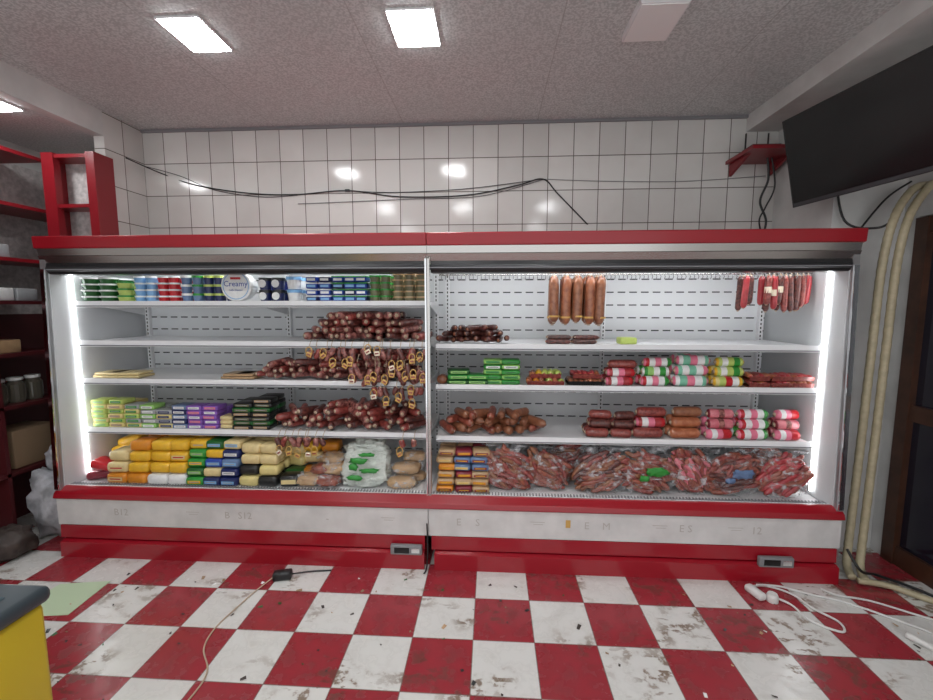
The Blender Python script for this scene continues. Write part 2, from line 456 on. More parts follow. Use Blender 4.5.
for x, z in ((-.53, .13), (1.72, .13)):
    mb = MB()
    mb.rbox((x, 2.535, z), (.20, .03, .062), 'mid_grey', .006)
    mb.box(x-.075, x+.02, 2.518, 2.521, z-.018, z+.018, 'black_gloss'); mb.box(x+.035, x+.085, 2.518, 2.521, z-.015, z+.015, 'chrome')
    mb.build('thermostat', case)

# ------------------------------------------------------------ top shelf tubs (left module)
mb = MB(); z0 = ZL[0]+.001
def stack(x, y, z, r, n, h, body, lid, seg=16):
    for i in range(n):
        zz = z+i*h
        mb.lathe((x+U(-.003, .003), y, zz), [(0, 0), (r*.78, 0), (r*.92, h*.72), (r, h*.72), (r, h*.97), (0, h*.97)], ['p_'+body]*3+['p_'+lid]*2, seg)
for y in (2.84, 2.97):
    stack(-2.77, y, z0, .060, 4, .042, 'dgreen', 'white'); stack(-2.645, y, z0, .058, 4, .042, 'dgreen', 'white')
    stack(-2.52, y, z0, .055, 3, .047, 'lime', 'green')
    for x in (-2.415, -2.335): stack(x, y, z0, .039, 4, .044, 'lblue', 'white')
    for x in (-2.25, -2.17): stack(x, y, z0, .039, 4, .044, 'red', 'white')
    for x in (-2.085, -2.005): stack(x, y, z0, .037, 3, .060, 'steelblue', 'green' if x > -2.05 else 'white')
    for x in (-1.925, -1.855): stack(x, y, z0, .034, 3, .060, 'navy', 'lime')
    for x in (-1.53, -1.44): stack(x, y, z0, .043, 2, .082, 'navy', 'black')
    stack(-1.33, y, z0, .050, 2, .085, 'white', 'lblue')
    stack(-.78, y, z0, .036, 4, .044, 'olive', 'green'); stack(-.705, y, z0, .036, 4, .044, 'olive', 'green')
    for x in (-.62, -.545, -.47): stack(x, y, z0, .037, 5, .037, 'olive', 'tan')
for x in (-1.53, -1.44):
    for k in (0, 1): mb.lathe((x, 2.796, z0+.04+k*.082), [(.0, 0), (.026, 0), (.026, .004)], 'p_white', 14, Matrix.Rotation(math.pi/2, 4, 'X'))
for i, x in enumerate((-1.20, -1.11, -1.02, -.94, -.865)):
    for k in range(4):
        mb.rbox((x, 2.86, z0+.021+k*.043), (.078, .11, .036), 'p_blue' if (i+k) % 4 else 'p_navy', .01)
        mb.rbox((x, 2.86, z0+.038+k*.043), (.083, .115, .008), 'p_white' if i < 2 else 'p_green', .003)
        mb.box(x-.028, x+.028, 2.8035, 2.8045, z0+.012+k*.043, z0+.028+k*.043, 'p_white' if k % 2 else 'p_lblue')
RX = Matrix.Rotation(math.pi/2, 4, 'X')
mb.lathe((-1.715, 2.80, z0+.108), [(0, 0), (.100, 0), (.106, -.006), (.106, -.022), (.097, -.022), (.086, -.12), (0, -.12)], ['p_white']*6, 32, RX)
mb.lathe((-1.715, 2.7985, z0+.108), [(.086, 0), (.091, 0)], 'p_lblue', 32, RX)
mb.text('Creamy', .052, (-1.715, 2.797, z0+.12), 'p_blue'); mb.text('soft cheese', .02, (-1.715, 2.797, z0+.08), 'p_blue')
mb.box(-1.75, -1.68, 2.797, 2.798, z0+.15, z0+.165, 'p_red')
mb.build('dairy_tubs')

# ------------------------------------------------------------ sausages
def pile(mb, x0, x1, y0, y1, z0, layers, r, L, keys, yaw=.5, slope=.5, bend=.01, **kw):
    for j in range(layers):
        f = j*slope*r*2; a, b = x0+f+r, x1-f-r
        y = y0+L*.5
        while y < y1:
            x = a+U(0, r)
            while x < b:
                an = math.pi/2+U(-yaw, yaw); tilt = U(-.12, .12)
                d = (math.cos(an), math.sin(an), tilt)
                mb.sausage((x, y+U(-.02, .02)-(0.01*j), z0+r+j*r*1.75+U(0, r*.25)), d, L*U(.85, 1.1), r*U(.88, 1.08), R.choice(keys), U(-bend, bend), (1, 0, 0), **kw)
                x += r*2.25
            y += L*.9
def pile_x(mb, x0, x1, y0, z0, layers, r, L, keys, yaw=.12, rows=3, bandsf=None, bend=.0):
    for j in range(layers):
        for q in range(rows if j == 0 else max(1, rows-j)):
            x = x0+L/2+j*r*.6
            while x+L/2 <= x1+.03:
                an = U(-yaw, yaw)
                mb.sausage((x+U(-.008, .008), y0+r+q*r*2.05+j*r, z0+r+j*r*1.75), (math.cos(an), math.sin(an), 0), L*U(.94, 1.0), r, R.choice(keys), U(-bend, bend), (0, 1, 0), bands=bandsf() if bandsf else None)
                x += L*1.02
SD = ['s_dark', 's_mottle', 's_red', 's_mottle', 's_dark', 's_mottle']
mb = MB(); pile(mb, -1.27, -.43, 2.79, 3.05, ZL[1]+.012, 4, .026, .17, SD, .7, .9)
mb.build('salami_pile')
mb = MB(); pile(mb, -1.60, -.43, 2.79, 3.05, ZL[2]+.012, 3, .024, .19, SD, 1.0, .9)
pile(mb, -1.2, -.45, 2.79, 3.0, ZL[2]+.012+.125, 2, .024, .17, SD, .9, .8)
mb.build('salami_pile')
mb = MB(); pile(mb, -1.50, -.43, 2.79, 3.05, ZL[3]+.012, 3, .027, .19, ['s_dark', 's_red', 's_mottle', 's_dark'], .8, .6)
pile(mb, -1.1, -.5, 2.79, 3.0, ZL[3]+.012+.14, 1, .026, .19, ['s_dark', 's_red', 's_mottle', 's_dark'], .8, .6)
mb.build('salami_pile')
def hang(name, x0, x1, ztop, n, drop, L0=.10, L1=.15):
    mb = MB()
    for i in range(n):
        x = x0+(x1-x0)*(i+.5)/n+U(-.02, .02); y = 2.748-U(0, .025); L = U(L0, L1); zt = ztop-U(0, drop)
        mb.tube(smoothpath([(x, 2.80, ztop+.02), (x, 2.765, ztop+.022), (x, y, ztop-.01), (x, y, zt-.02)], 3), .0022, 'string', 5)
        mb.sausage((x, y, zt-.02-L/2), (U(-.6, .6), U(-.1, .05), 1), L, .019, R.choice(SD), U(-.015, .015), (1, 0, 0))
        if i % 3 != 1:
            tx, tz = x+U(-.02, .02), zt-U(0, .1); c = R.choice(['tag_gold', 'tag_white', 'tag_gold'])
            pts = [(tx+.020*math.cos(t*math.pi/5), y-.024+.004*math.sin(t), tz-.03+.028*math.sin(t*math.pi/5)) for t in range(11)]
            mb.tube(pts, .0035, 'tag_gold', 5, False)
            an = U(-.7, .7)
            mb.rbox((tx, y-.030, tz-.05), (.036, .003, .030), c, .001, ry=an)
            mb.rbox((tx, y-.032, tz-.05), (.024, .002, .010), 's_red', .001, ry=an)
    mb.build(name)
hang('hanging_salami_links', -1.22, -.42, ZL[1], 16, .02, .06, .10)
hang('hanging_salami_links', -.92, -.42, ZL[1]-.10, 12, .05)
hang('hanging_salami_links', -.80, -.42, ZL[2], 8, .0, .05, .09)
hang('hanging_salami_links', -1.47, -1.10, ZL[3], 8, .0, .05, .08)
hang('hanging_salami_links', -.62, -.48, ZL[3], 2, .0, .05, .06)
mb = MB()
for x, w in ((-2.6, .26), (-2.72, .2), (-1.77, .22), (-1.72, .16)):
    for k in range(2): mb.rbox((x, 2.9, ZL[2]+.012+k*.02), (w-.03*k, .15, .018), 'p_tan' if x > -2 else 'p_cream', .008, rz=U(-.1, .1))
mb.build('flat_cheese_packs')

# ------------------------------------------------------------ packaged goods
def block(mb, x, y, z, w, d, h, key, label=None, lh=.5, rz=0., r=.01, stripe=None):
    mb.rbox((x, y, z+h/2), (w, d, h), 'p_'+key, r, rz)
    if label and abs(rz) < .35:
        rot = Matrix.Rotation(rz, 3, 'Z'); c = Vector((x, y, z+h/2))
        for (a, b, zz0, zz1, kk) in [(-.36, .36, -lh/2, lh/2, label)]+([(-.28, .28, -.06, .06, stripe)] if stripe else []):
            yy = -d/2-.0012-(.0008 if kk == stripe else 0)
            vs = [c+rot @ Vector(p) for p in ((a*w, yy, zz0*h), (b*w, yy, zz0*h), (b*w, yy, zz1*h), (a*w, yy, zz1*h))]
            mb.add(vs, [(0, 1, 2, 3)], 'p_'+kk)
def bstack(mb, x, y, z, w, d, h, n, keys, labels, j=.006):
    for i in range(n):
        block(mb, x+U(-j, j), y+U(-j, j), z+i*h, w, d, h*.97, keys[i % len(keys)], labels[i % len(labels)], .5, U(-.05, .05), .007, 'grey')
z = ZL[3]+.002; mb = MB()
for x, n, ks, ls in ((-2.77, 6, ['lime', 'pyellow', 'lime'], ['lgreen']), (-2.65, 6, ['pyellow', 'lime'], ['tan', 'green']),
      (-2.53, 5, ['pyellow', 'grey', 'lime'], ['green']), (-2.41, 5, ['lgreen', 'grey'], ['white']), (-2.29, 4, ['pyellow', 'grey'], ['navy']),
      (-2.18, 5, ['steelblue', 'navy'], ['white']), (-2.07, 5, ['purple'], ['white', 'pink']), (-1.96, 5, ['purple'], ['pink', 'white'])):
    for y in (2.86, 2.99): bstack(mb, x, y, z, .11, .11, .033, n-(y > 2.9), ks, ls)
mb.build('sliced_cheese_packs')
mb = MB()
for x, n in ((-1.73, 6), (-1.59, 7)):
    for y in (2.86, 2.98): bstack(mb, x, y, z, .135, .11, .031, n, ['black', 'dgreen', 'black'], ['tan', 'olive', 'olive'], .010)
for k in range(3): block(mb, -1.855, 2.87, z+k*.03, .09, .1, .029, 'cream')
mb.build('dark_snack_packs')
zd = ZD-.008; mb = MB()
cols = [(-2.58, 3, ['orange', 'cream', 'cream']), (-2.43, 4, ['orange', 'yellow', 'yellow', 'orange']), (-2.28, 4, ['white', 'yellow', 'yellow', 'yellow']), (-2.15, 4, ['white', 'yellow', 'yellow', 'yellow'])]
for x, n, ks in cols:
    for y in (2.76, 2.91, 3.06):
        for i in range(n): block(mb, x+U(-.006, .006), y+U(-.01, .01)+i*.015, zd+i*.074, .145 if x < -2.2 else .13, .14, .072, ks[i], 'cream' if R.random() < .3 else None, .35, U(-.06, .06), .022, 'red')
mb.build('cheese_blocks')
mb = MB()
for x, ks, ls in ((-2.02, ['green', 'dgreen', 'green', 'green', 'yellow'], ['yellow', 'lgreen']), (-1.90, ['navy', 'cream', 'blue', 'yellow', 'dgreen'], ['lblue', None]), (-1.775, ['navy', 'navy', 'steelblue', 'navy', 'cream'], ['lblue', 'white'])):
    for y in (2.75, 2.89):
        for i in range(5): block(mb, x+U(-.006, .006), y+i*.015, zd+i*.060, .122, .13, .058, ks[i], ls[i % len(ls)], .35, U(-.05, .05), .016, 'grey')
for x, ks in ((-1.64, ['pyellow', 'black', 'cream', 'cream']), (-1.51, ['black', 'pyellow', 'cream', 'cream'])):
    for y in (2.76, 2.90):
        for i in range(4): block(mb, x+U(-.01, .01), y+i*.015, zd+i*.071, .135, .13, .069, ks[i], None, .4, U(-.08, .08), .022)
for x, y, zz, k in ((-1.38, 2.86, 0, 'dgreen'), (-1.40, 2.96, .07, 'pyellow'), (-1.29, 2.98, .09, 'cream'), (-1.37, 2.76, 0, 'black'), (-1.27, 2.9, 0, 'orange'), (-1.30, 2.98, .17, 'yellow'), (-1.41, 2.98, .15, 'cream'), (-1.19, 2.97, .0, 'pyellow'), (-1.17, 3.0, .08, 'orange'), (-1.17, 3.0, .16, 'orange')):
    block(mb, x, y, zd+zz, .135, .12, .078, k, 'cream' if k in ('black', 'dgreen') else None, .4, U(-.2, .2), .025)
mb.build('wrapped_cheese_blocks')
mb = MB()
for x, y, zz, k, ry in ((-2.77, 2.80, .0, 'maroon', -.1), (-2.73, 2.90, .06, 'red', -.35), (-2.76, 3.0, .13, 'yellow', -.3), (-2.72, 2.78, .07, 'red', .3), (-2.72, 3.02, .18, 'yellow', -.2)):
    mb.rbox((x, y, zd+.035+zz), (.17, .13, .065), 'p_'+k, .025, .2, ry, lump=.01)
mb.build('frozen_food_bags')
def blob(mb, c, s, key, seed, amp=.12, nu=30, nv=18, flat=True, e=.75, lean=0., crease=0.):
    vs = []; c = Vector(c)
    def pw(v, p): return math.copysign(abs(v)**p, v)
    for i in range(nv+1):
        ph = -math.pi/2+math.pi*i/nv
        for j in range(nu):
            th = 2*math.pi*j/nu
            p = Vector((pw(math.cos(ph), e)*pw(math.cos(th), e), pw(math.cos(ph), e)*pw(math.sin(th), e), pw(math.sin(ph), e)))
            n = noise.noise(p*2.2+Vector((seed*3.1, 0, 0)))+.5*noise.noise(p*6+Vector((0, seed*2.3, 0)))
            if crease: n += crease*abs(noise.noise(p*5+Vector((seed, seed*1.7, 3))))-crease*.2
            p = p*(1+amp*n)
            q = Vector((p.x*s[0], p.y*s[1]+lean*max(0, p.z+1), p.z*s[2]))
            if flat: q.z = max(q.z, -s[2]*.97)
            vs.append(c+q)
    fs = [(i*nu+j, i*nu+(j+1) % nu, (i+1)*nu+(j+1) % nu, (i+1)*nu+j) for i in range(nv) for j in range(nu)]
    mb.add(vs, fs, key, True)
mb = MB()
for x, y, zz, k in ((-1.24, 2.76, 0, 'tan'), (-1.11, 2.75, 0, 's'), (-1.16, 2.82, .05, 's'), (-1.08, 2.82, .06, 'tan'), (-1.12, 2.88, .11, 'tan')):
    blob(mb, (x, y, zd+.04+zz), (.085, .065, .036), 'p_tan' if k == 'tan' else 's_frank', x*11, .3)
    blob(mb, (x, y, zd+.042+zz), (.095, .075, .042), 'clear_plastic', x*5, .3)
mb.build('meat_packs')
mb = MB()
blob(mb, (-.86, 2.76, zd+.14), (.155, .07, .14), 'milky_plastic', 3, .22, 48, 30, e=.6, lean=.06, crease=1.)
for (dx, dz, sx, sz, dy) in ((-.02, .06, .06, .018, 0), (.05, .0, .06, .014, -.01), (-.05, -.05, .05, .016, -.01), (.03, .10, .05, .012, .01), (-.06, .02, .03, .022, 0)):
    blob(mb, (-.86+dx, 2.705+dy+(dz+.13)*.05, zd+.13+dz), (sx, .014, sz), 'p_green', dx*9, .5, 14, 8, False)
mb.build('plastic_shopping_bag')
mb = MB()
for x, y, zz, L in ((-.60, 2.76, .035, .20), (-.56, 2.86, .04, .22), (-.58, 2.83, .11, .2), (-.54, 2.92, .16, .16)):
    blob(mb, (x, y, zd+zz), (L/2, .055, .036), 'p_tan', x*7, .15)
    blob(mb, (x, y, zd+zz+.003), (L/2+.014, .063, .041), 'clear_plastic', x*5, .25)
mb.build('bagged_flatbread')
mb = MB()
for x in (-.30, -.18, -.07):
    for i in range(6):
        for y in (2.74, 2.87):
            block(mb, x+U(-.01, .01), y+i*.012, zd+i*.045, .115, .12, .042, R.choice(['orange', 'tan', 'maroon', 'tan']) if not (i in (4, 3) and x > -.25) else 'steelblue', R.choice(['maroon', 'cream', 'orange', 'maroon']), .4, U(-.1, .1), .016, 'yellow')
mb.build('sausage_tray_packs')
def frank_bag(x, y, w, h, seed, d=.10, keys=('s_frank', 's_red', 's_frank', 's_brown'), tilt=.5, label=None, r=.016, lcol=None):
    mb = MB(); rr = random.Random(seed); n = int(w*h*820)
    y += .01
    for i in range(n):
        a = rr.uniform(0, 2*math.pi); q = math.sqrt(rr.random())*.84
        px = x+math.cos(a)*q*w/2; pz = zd+h*.48+math.sin(a)*q*h/2*.92
        bulge = math.sqrt(max(0, 1-q*q))
        py = y-d*bulge*rr.uniform(.5, .86)+.05*(pz-zd)/h
        an = tilt+rr.uniform(-.45, .45); L = min(.18, h*.65)*rr.uniform(.75, 1.1)
        vz = math.sin(an); ex = abs(vz)*L/2
        pz = max(pz, zd+.018+ex)
        mb.sausage((px, py, pz), (math.cos(an), rr.uniform(-.2, .2), vz), L, r*rr.uniform(.85, 1.15), rr.choice(keys), rr.uniform(-.03, .03), nub='s_brown')
    blob(mb, (x, y-.002, zd+h/2+.002), (w/2+.008, d+.004, h/2), 'clear_plastic', seed, .16, 56, 36, e=.66, lean=.03, crease=1.0)
    for k in range(7):
        t = (k-3)*.022; mb.tube([(x+t*.6, y+.03, zd+h*.90), (x+t*1.5, y+.02, zd+h+.005), (x+t*2.6, y, zd+h+.015+rr.uniform(0, .025))], [.010, .018, .005], 'clear_plastic', 6, False)
    if label:
        blob(mb, (x+.02, y-d-.002, zd+h*.62), (.06, .008, .025), label, seed, .6, 24, 12, False)
        blob(mb, (x-.05, y-d+.004, zd+h*.45), (.03, .008, .016), label, seed+2, .6, 18, 8, False)
    mb.build('bag_of_frankfurters')
FK = ('s_frank', 's_brown', 's_frank', 's_red')
frank_bag(.11, 2.78, .31, .28, 1, tilt=-.5, keys=FK)
frank_bag(.37, 2.80, .28, .26, 2, tilt=-.7, keys=FK)
frank_bag(.53, 2.95, .26, .29, 3, tilt=.3, keys=FK)
frank_bag(.73, 2.77, .32, .27, 4, tilt=.5, keys=('s_frank', 's_brown', 's_dark', 's_red'))
frank_bag(1.03, 2.77, .34, .28, 5, tilt=-.3, label='p_green', keys=FK)
frank_bag(1.31, 2.79, .26, .28, 6, tilt=-1.0, keys=('s_frank', 's_red', 's_pink'))
frank_bag(1.56, 2.77, .31, .275, 7, tilt=.4, keys=('s_red', 's_dark', 's_frank'), label='p_steelblue')
frank_bag(1.87, 2.77, .30, .27, 8, tilt=.6, keys=('s_red', 's_frank', 's_bloodred'))
frank_bag(1.91, 3.04, .26, .30, 9, tilt=-.5, keys=FK)

mb = MB(); pile(mb, -.35, .12, 2.82, 3.0, ZR[0]+.012, 3, .021, .15, ['s_darker', 's_dark'], 1.1, .9, nub='s_brown')
mb.build('smoked_sausage_pile')
mb = MB(); pile_x(mb, .36, .72, 2.84, ZR[0]+.002, 2, .016, .17, ['s_darker', 's_dark'], .1, 3)
mb.build('smoked_sausage_pile')
mb = MB()
mb.rbox((.90, 2.9, ZR[0]+.025), (.11, .09, .045), 'p_lime', .01, .1); mb.build('cheese_box')
mb = MB()
for i in range(5):
    x = .418+i*.076
    for y in (2.90, 2.99):
        L = U(.31, .34); mb.tube([(x, y, 1.872), (x, y, 1.865)], .003, 'string', 5)
        mb.sausage((x+U(-.004, .004), y, 1.87-L/2), (U(-.03, .03), U(-.03, .03), 1), L, .035, 's_hang' if i % 2 else 's_brown', U(-.006, .006), (1, 0, 0))
        mb.lathe((x, y, 1.80-L/2-.05), [(.0358, 0), (.0358, .012)], 'tag_gold', 12)
mb.build('hanging_boiled_sausages')
mb = MB()
for x in (1.64, 1.665, 1.78, 1.815, 1.85, 1.885, 1.92, 1.955, 1.99, 2.02):
    for y in (2.89, 2.96):
        L = U(.19, .25); mb.tube([(x, y, 1.875), (x, y, 1.86)], .002, 'string', 5)
        mb.sausage((x, y, 1.865-L/2), (U(-.08, .08), 0, 1), L, .020, R.choice(['s_bloodred', 's_dark', 's_dark', 's_red']), U(-.006, .006), (1, 0, 0))
        if R.random() < .35: mb.lathe((x, y, 1.865-L*.6), [(.0212, 0), (.0212, .04)], 'tag_white', 10)
mb.build('hanging_dry_sausages')

zs = ZR[1]+.002
mb = MB()
for x, n in ((-.22, 3), (-.09, 2)):
    for k in range(n): block(mb, x, 2.86, zs+k*.034, .15, .12, .032, 'dgreen' if k % 2 == 0 else 'green', 'lgreen', .5, U(-.1, .1), .012, 'dgreen')
for x in (.01, .13):
    for k in range(5): block(mb, x, 2.87, zs+k*.034, .125, .12, .032, 'green' if (k+int(x > .1)) % 2 else 'lgreen', 'white' if k == 3 else 'green', .5, U(-.06, .06), .012, 'dgreen')
mb.rbox((-.33, 2.85, zs+.03), (.07, .1, .06), 's_brown', .025)
mb.build('herb_packs')
def tray(mb, x, y, z, w, d, fill, n=6):
    mb.prism([(y-d/2, z+.03), (y-d/2+.012, z), (y+d/2-.012, z), (y+d/2, z+.03), (y+d/2-.004, z+.03), (y+d/2-.015, z+.004), (y-d/2+.015, z+.004), (y-d/2+.004, z+.03)], x-w/2, x+w/2, 'p_black' if n > 6 else 's_red')
    for i in range(n): mb.sausage((x-w/2+(i+.5)*w/n, y, z+.026), (U(-.2, .2), 1, 0), d*.9, w/n*.55, R.choice(fill), U(-.01, .01), (0, 0, 1), nub=fill[0])
mb = MB()
tray(mb, .36, 2.87, zs, .24, .15, ['s_orange', 'p_lime', 's_brown', 'p_orange'], 6)
tray(mb, .36, 2.88, zs+.045, .20, .14, ['s_orange', 'p_yellow', 'p_lime', 'p_orange'], 5)
tray(mb, .62, 2.88, zs, .22, .15, ['s_orange', 's_brown'], 7); tray(mb, .63, 2.89, zs+.045, .18, .14, ['s_orange', 's_bloodred'], 6)
for x in (1.72, 1.86, 1.99):
    for k in range(2): tray(mb, x, 2.87, zs+k*.044, .125, .14, ['s_bloodred', 's_red', 's_orange'], 4)
mb.build('meat_trays')
def bands_b(): return R.choice([['p_pink', 'p_white', 'p_mint', 'p_pink', 'p_white', 'p_mint', 'p_pink'], ['p_pink', 'p_mint', 'p_white', 'p_mint', 'p_white', 'p_pink', 'p_pink']])
def bands_c(): return R.choice([['p_yellow', 'p_lime', 'p_white', 'p_lime', 'p_green', 'p_lime', 'p_yellow'], ['p_yellow', 'p_pyellow', 'p_lime', 'p_red', 'p_white', 'p_yellow', 'p_green']])
def bands_r(): return R.choice([['s_bloodred', 's_bloodred', 's_red', 'tag_white', 's_red', 's_bloodred', 's_bloodred'], ['s_red']*7, ['p_pink', 's_bloodred', 'p_white', 'p_pink', 's_bloodred', 'p_red', 's_red']])
def bands_g(): return R.choice([['p_white', 'p_green', 'p_lgreen', 'p_white', 'p_green', 'p_white', 'p_red'], ['p_pink', 'p_red', 'p_white', 'p_pink', 'p_white', 'p_green', 'p_green']])
def bands_p(): return R.choice([['p_pink', 'p_pink', 'p_white', 'p_pink', 'p_red', 'p_red', 'p_pink'], ['p_maroon', 's_pink', 's_pink', 's_mottle', 's_pink', 's_pink', 'p_maroon']])
mb = MB()
pile_x(mb, .745, .97, 2.80, zs, 3, .030, .20, ['s_red'], .08, 3, bands_r)
pile_x(mb, .96, 1.18, 2.80, zs, 3, .033, .20, ['s_red'], .06, 3, bands_g)
pile_x(mb, 1.17, 1.42, 2.80, zs, 4, .036, .235, ['s_red'], .06, 4, bands_b)
pile_x(mb, 1.43, 1.66, 2.80, zs, 3, .034, .20, ['s_red'], .06, 3, bands_c)
mb.build('boiled_sausage_rolls')
zs = ZR[2]+.002
mb = MB(); pile(mb, -.35, .38, 2.79, 3.05, zs+.01, 3, .030, .2, ['s_frank', 's_brown', 's_brown', 's_frank'], .9, .8, nub='s_brown')
mb.build('smoked_sausage_pile')
mb = MB()
pile_x(mb, .63, .80, 2.80, zs, 3, .031, .16, ['s_dark', 's_red', 's_brown'], .15, 3)
pile_x(mb, .79, .95, 2.80, zs, 3, .030, .15, ['s_dark', 's_red', 's_brown'], .15, 3)
pile_x(mb, .94, 1.17, 2.80, zs, 4, .035, .21, ['s_red'], .06, 3, bands_r)
pile_x(mb, 1.17, 1.40, 2.80, zs, 3, .036, .21, ['s_orange', 's_brown', 's_orange'], .06, 3)
pile_x(mb, 1.40, 1.61, 2.80, zs, 3, .034, .19, ['s_dark'], .06, 3, bands_p)
pile_x(mb, 1.60, 1.84, 2.80, zs, 4, .034, .21, ['s_red'], .06, 3, bands_g)
pile_x(mb, 1.84, 2.03, 2.80, zs, 4, .034, .17, ['s_red'], .06, 3, bands_p)
mb.build('boiled_sausage_rolls')

# ------------------------------------------------------------ left shelving unit
mb = MB()
for z in (2.75, 2.40): mb.box(-3.24, -2.87, 3.02, 3.17, z-.025, z, 'red_board')
mb.box(-3.24, -2.84, 3.02, 3.17, 2.11, 2.135, 'red_board')
mb.box(-2.905, -2.84, 3.01, 3.172, 2.11, 2.76, 'red_board')
mb.box(-3.24, -3.15, 3.01, 3.06, 2.11, 2.76, 'red_board'); mb.box(-3.24, -3.215, 3.06, 3.17, 2.11, 2.75, 'red_board')
mb.box(-3.24, -2.87, 3.165, 3.175, 2.11, 2.76, 'unit_back')
mb.box(-3.70, -3.0, 3.505, 3.53, 0, 2.76, 'unit_back')
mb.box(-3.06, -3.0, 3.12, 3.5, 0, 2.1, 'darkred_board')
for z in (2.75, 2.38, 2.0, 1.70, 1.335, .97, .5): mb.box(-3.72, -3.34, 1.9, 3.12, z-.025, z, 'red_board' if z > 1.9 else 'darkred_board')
for z in (2.38, 2.0): mb.box(-3.70, -3.25, 3.12, 3.50, z-.025, z, 'red_board')
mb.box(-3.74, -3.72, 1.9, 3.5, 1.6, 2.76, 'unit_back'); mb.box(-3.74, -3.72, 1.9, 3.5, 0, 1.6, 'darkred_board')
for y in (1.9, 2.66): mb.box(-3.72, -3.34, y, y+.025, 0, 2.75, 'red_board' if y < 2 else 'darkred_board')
mb.build('corner_shelving_unit')
mb = MB()
for y in (2.74, 2.86, 2.98):
    mb.lathe((-3.45, y, .971), [(0, 0), (.05, 0), (.055, .02), (.055, .13), (.04, .15), (.04, .16), (.045, .16), (.045, .18), (0, .18)], ['jar']*5+['p_white']*3, 16)
mb.build('glass_jars')
mb = MB()
for y, z, k in ((2.79, 1.701, 'white'), (2.95, 1.701, 'grey'), (2.79, 2.001, 'grey'), (2.8, 1.336, 'tan')): mb.rbox((-3.47, y, z+.045), (.18, .14, .09), 'p_'+k, .006)
mb.build('carton_boxes')
mb = MB(); blob(mb, (-3.13, 2.83, .26), (.17, .16, .26), 'sack', 5, .25); blob(mb, (-3.16, 2.86, .56), (.07, .07, .09), 'sack', 2, .3); mb.build('plastic_sack')
mb = MB(); blob(mb, (-3.2, 2.5, .10), (.13, .12, .10), 'sack_dark', 8, .25); mb.build('refuse_sack')
mb = MB(); mb.rbox((-3.5, 2.9, .64), (.24, .3, .27), 'cardboard', .006); mb.rbox((-3.5, 2.5, .60), (.2, .26, .2), 'sack_dark', .03); mb.build('cardboard_box')

# ------------------------------------------------------------ right side
A = Vector((1.85, 2.986, 2.837)); Bq = Vector((1.98, 3.02, 2.307)); dirw = (Vector((1.98, 2.178, 2.837))-A).normalized()
mb = MB(); W = 1.12
nrm = dirw.cross(Bq-A).normalized()
if nrm.x < 0: nrm = -nrm
dv = (Bq-A)
def tvp(u, v, d): return A+dirw*(W*u)+dv*v+nrm*d
def slab(u0, u1, v0, v1, d0, d1, key):
    vs = [tvp(u, v, d) for u in (u0, u1) for v in (v0, v1) for d in (d0, d1)]
    mb.add(vs, [(0,1,3,2),(4,6,7,5),(0,4,5,1),(2,3,7,6),(0,2,6,4),(1,5,7,3)], key)
slab(0, 1, 0, 1, 0, .035, 'black'); slab(.01, .99, .015, .95, -.002, 0, 'black_gloss'); slab(.01, .99, .955, .99, -.003, 0, 'dark_grey')
slab(.3, .7, .35, .8, .035, .06, 'black')
mb.tube([tvp(.5, .5, .05), (2.60, 2.45, 2.6)], .02, 'black'); mb.tube([tvp(.45, .7, .05), (2.60, 2.5, 2.5)], .015, 'black')
mb.build('wall_mounted_tv')
mb = MB()
for dx, dy in ((0, 0), (.055, -.03)):
    p = smoothpath([(2.58, 2.78+dy, 2.38), (2.46+dx, 2.74+dy, 2.34), (2.36+dx, 2.72+dy, 2.18), (2.31+dx, 2.71+dy, 1.9), (2.29+dx, 2.70+dy, 1.4), (2.28+dx, 2.70+dy, .8), (2.25+dx, 2.68+dy, .2), (2.22+dx, 2.64+dy, .06), (2.19+dx, 2.56+dy, .03)], 14)
    mb.tube(p, [.021+.002*(i % 2) for i in range(len(p))], 'hose', 10)
mb.tube(smoothpath([(2.2, 2.53, .03), (2.34, 2.5, .025), (2.46, 2.4, .02), (2.55, 2.3, .02)], 8), .018, 'hose', 8)
mb.build('corrugated_hoses')
mb = MB()
mb.tube(smoothpath([(2.5, 2.78, 2.36), (2.4, 2.75, 2.2), (2.3, 2.76, 2.13), (2.22, 2.9, 2.2), (2.17, 2.94, 2.5)], 8), .007, 'black')
mb.tube(smoothpath([(2.55, 2.85, 2.42), (2.42, 2.86, 2.32), (2.3, 2.9, 2.12)], 8), .006, 'black')
mb.tube(smoothpath([(2.02, 3.4, 2.76), (2.05, 3.42, 2.6), (2.02, 3.45, 2.45), (2.08, 3.46, 2.3), (2.06, 3.49, 2.12)], 8), .008, 'black')
mb.tube(smoothpath([(2.05, 3.4, 2.76), (2.1, 3.42, 2.55), (2.06, 3.45, 2.4), (2.03, 3.46, 2.3), (2.1, 3.49, 2.12)], 8), .006, 'black')
mb.build('hanging_cables')
mb = MB(); mb.box(1.80, 2.16, 3.2, 3.55, 2.75, 2.775, 'red_board'); mb.prism([(3.55, 2.75), (3.55, 2.66), (3.3, 2.75)], 2.12, 2.14, 'red_board'); mb.prism([(3.55, 2.75), (3.55, 2.66), (3.3, 2.75)], 1.83, 1.85, 'red_board')
mb.build('corner_wall_shelf')
mb = MB(); mb.rbox((1.95, 3.36, 2.795), (.2, .14, .035), 'black', .006)
for x in (1.87, 2.03): mb.tube([(x, 3.42, 2.8), (x, 3.42, 2.93)], .006, 'black')
mb.build('wifi_router')
Yw = 3.54
mb = MB()
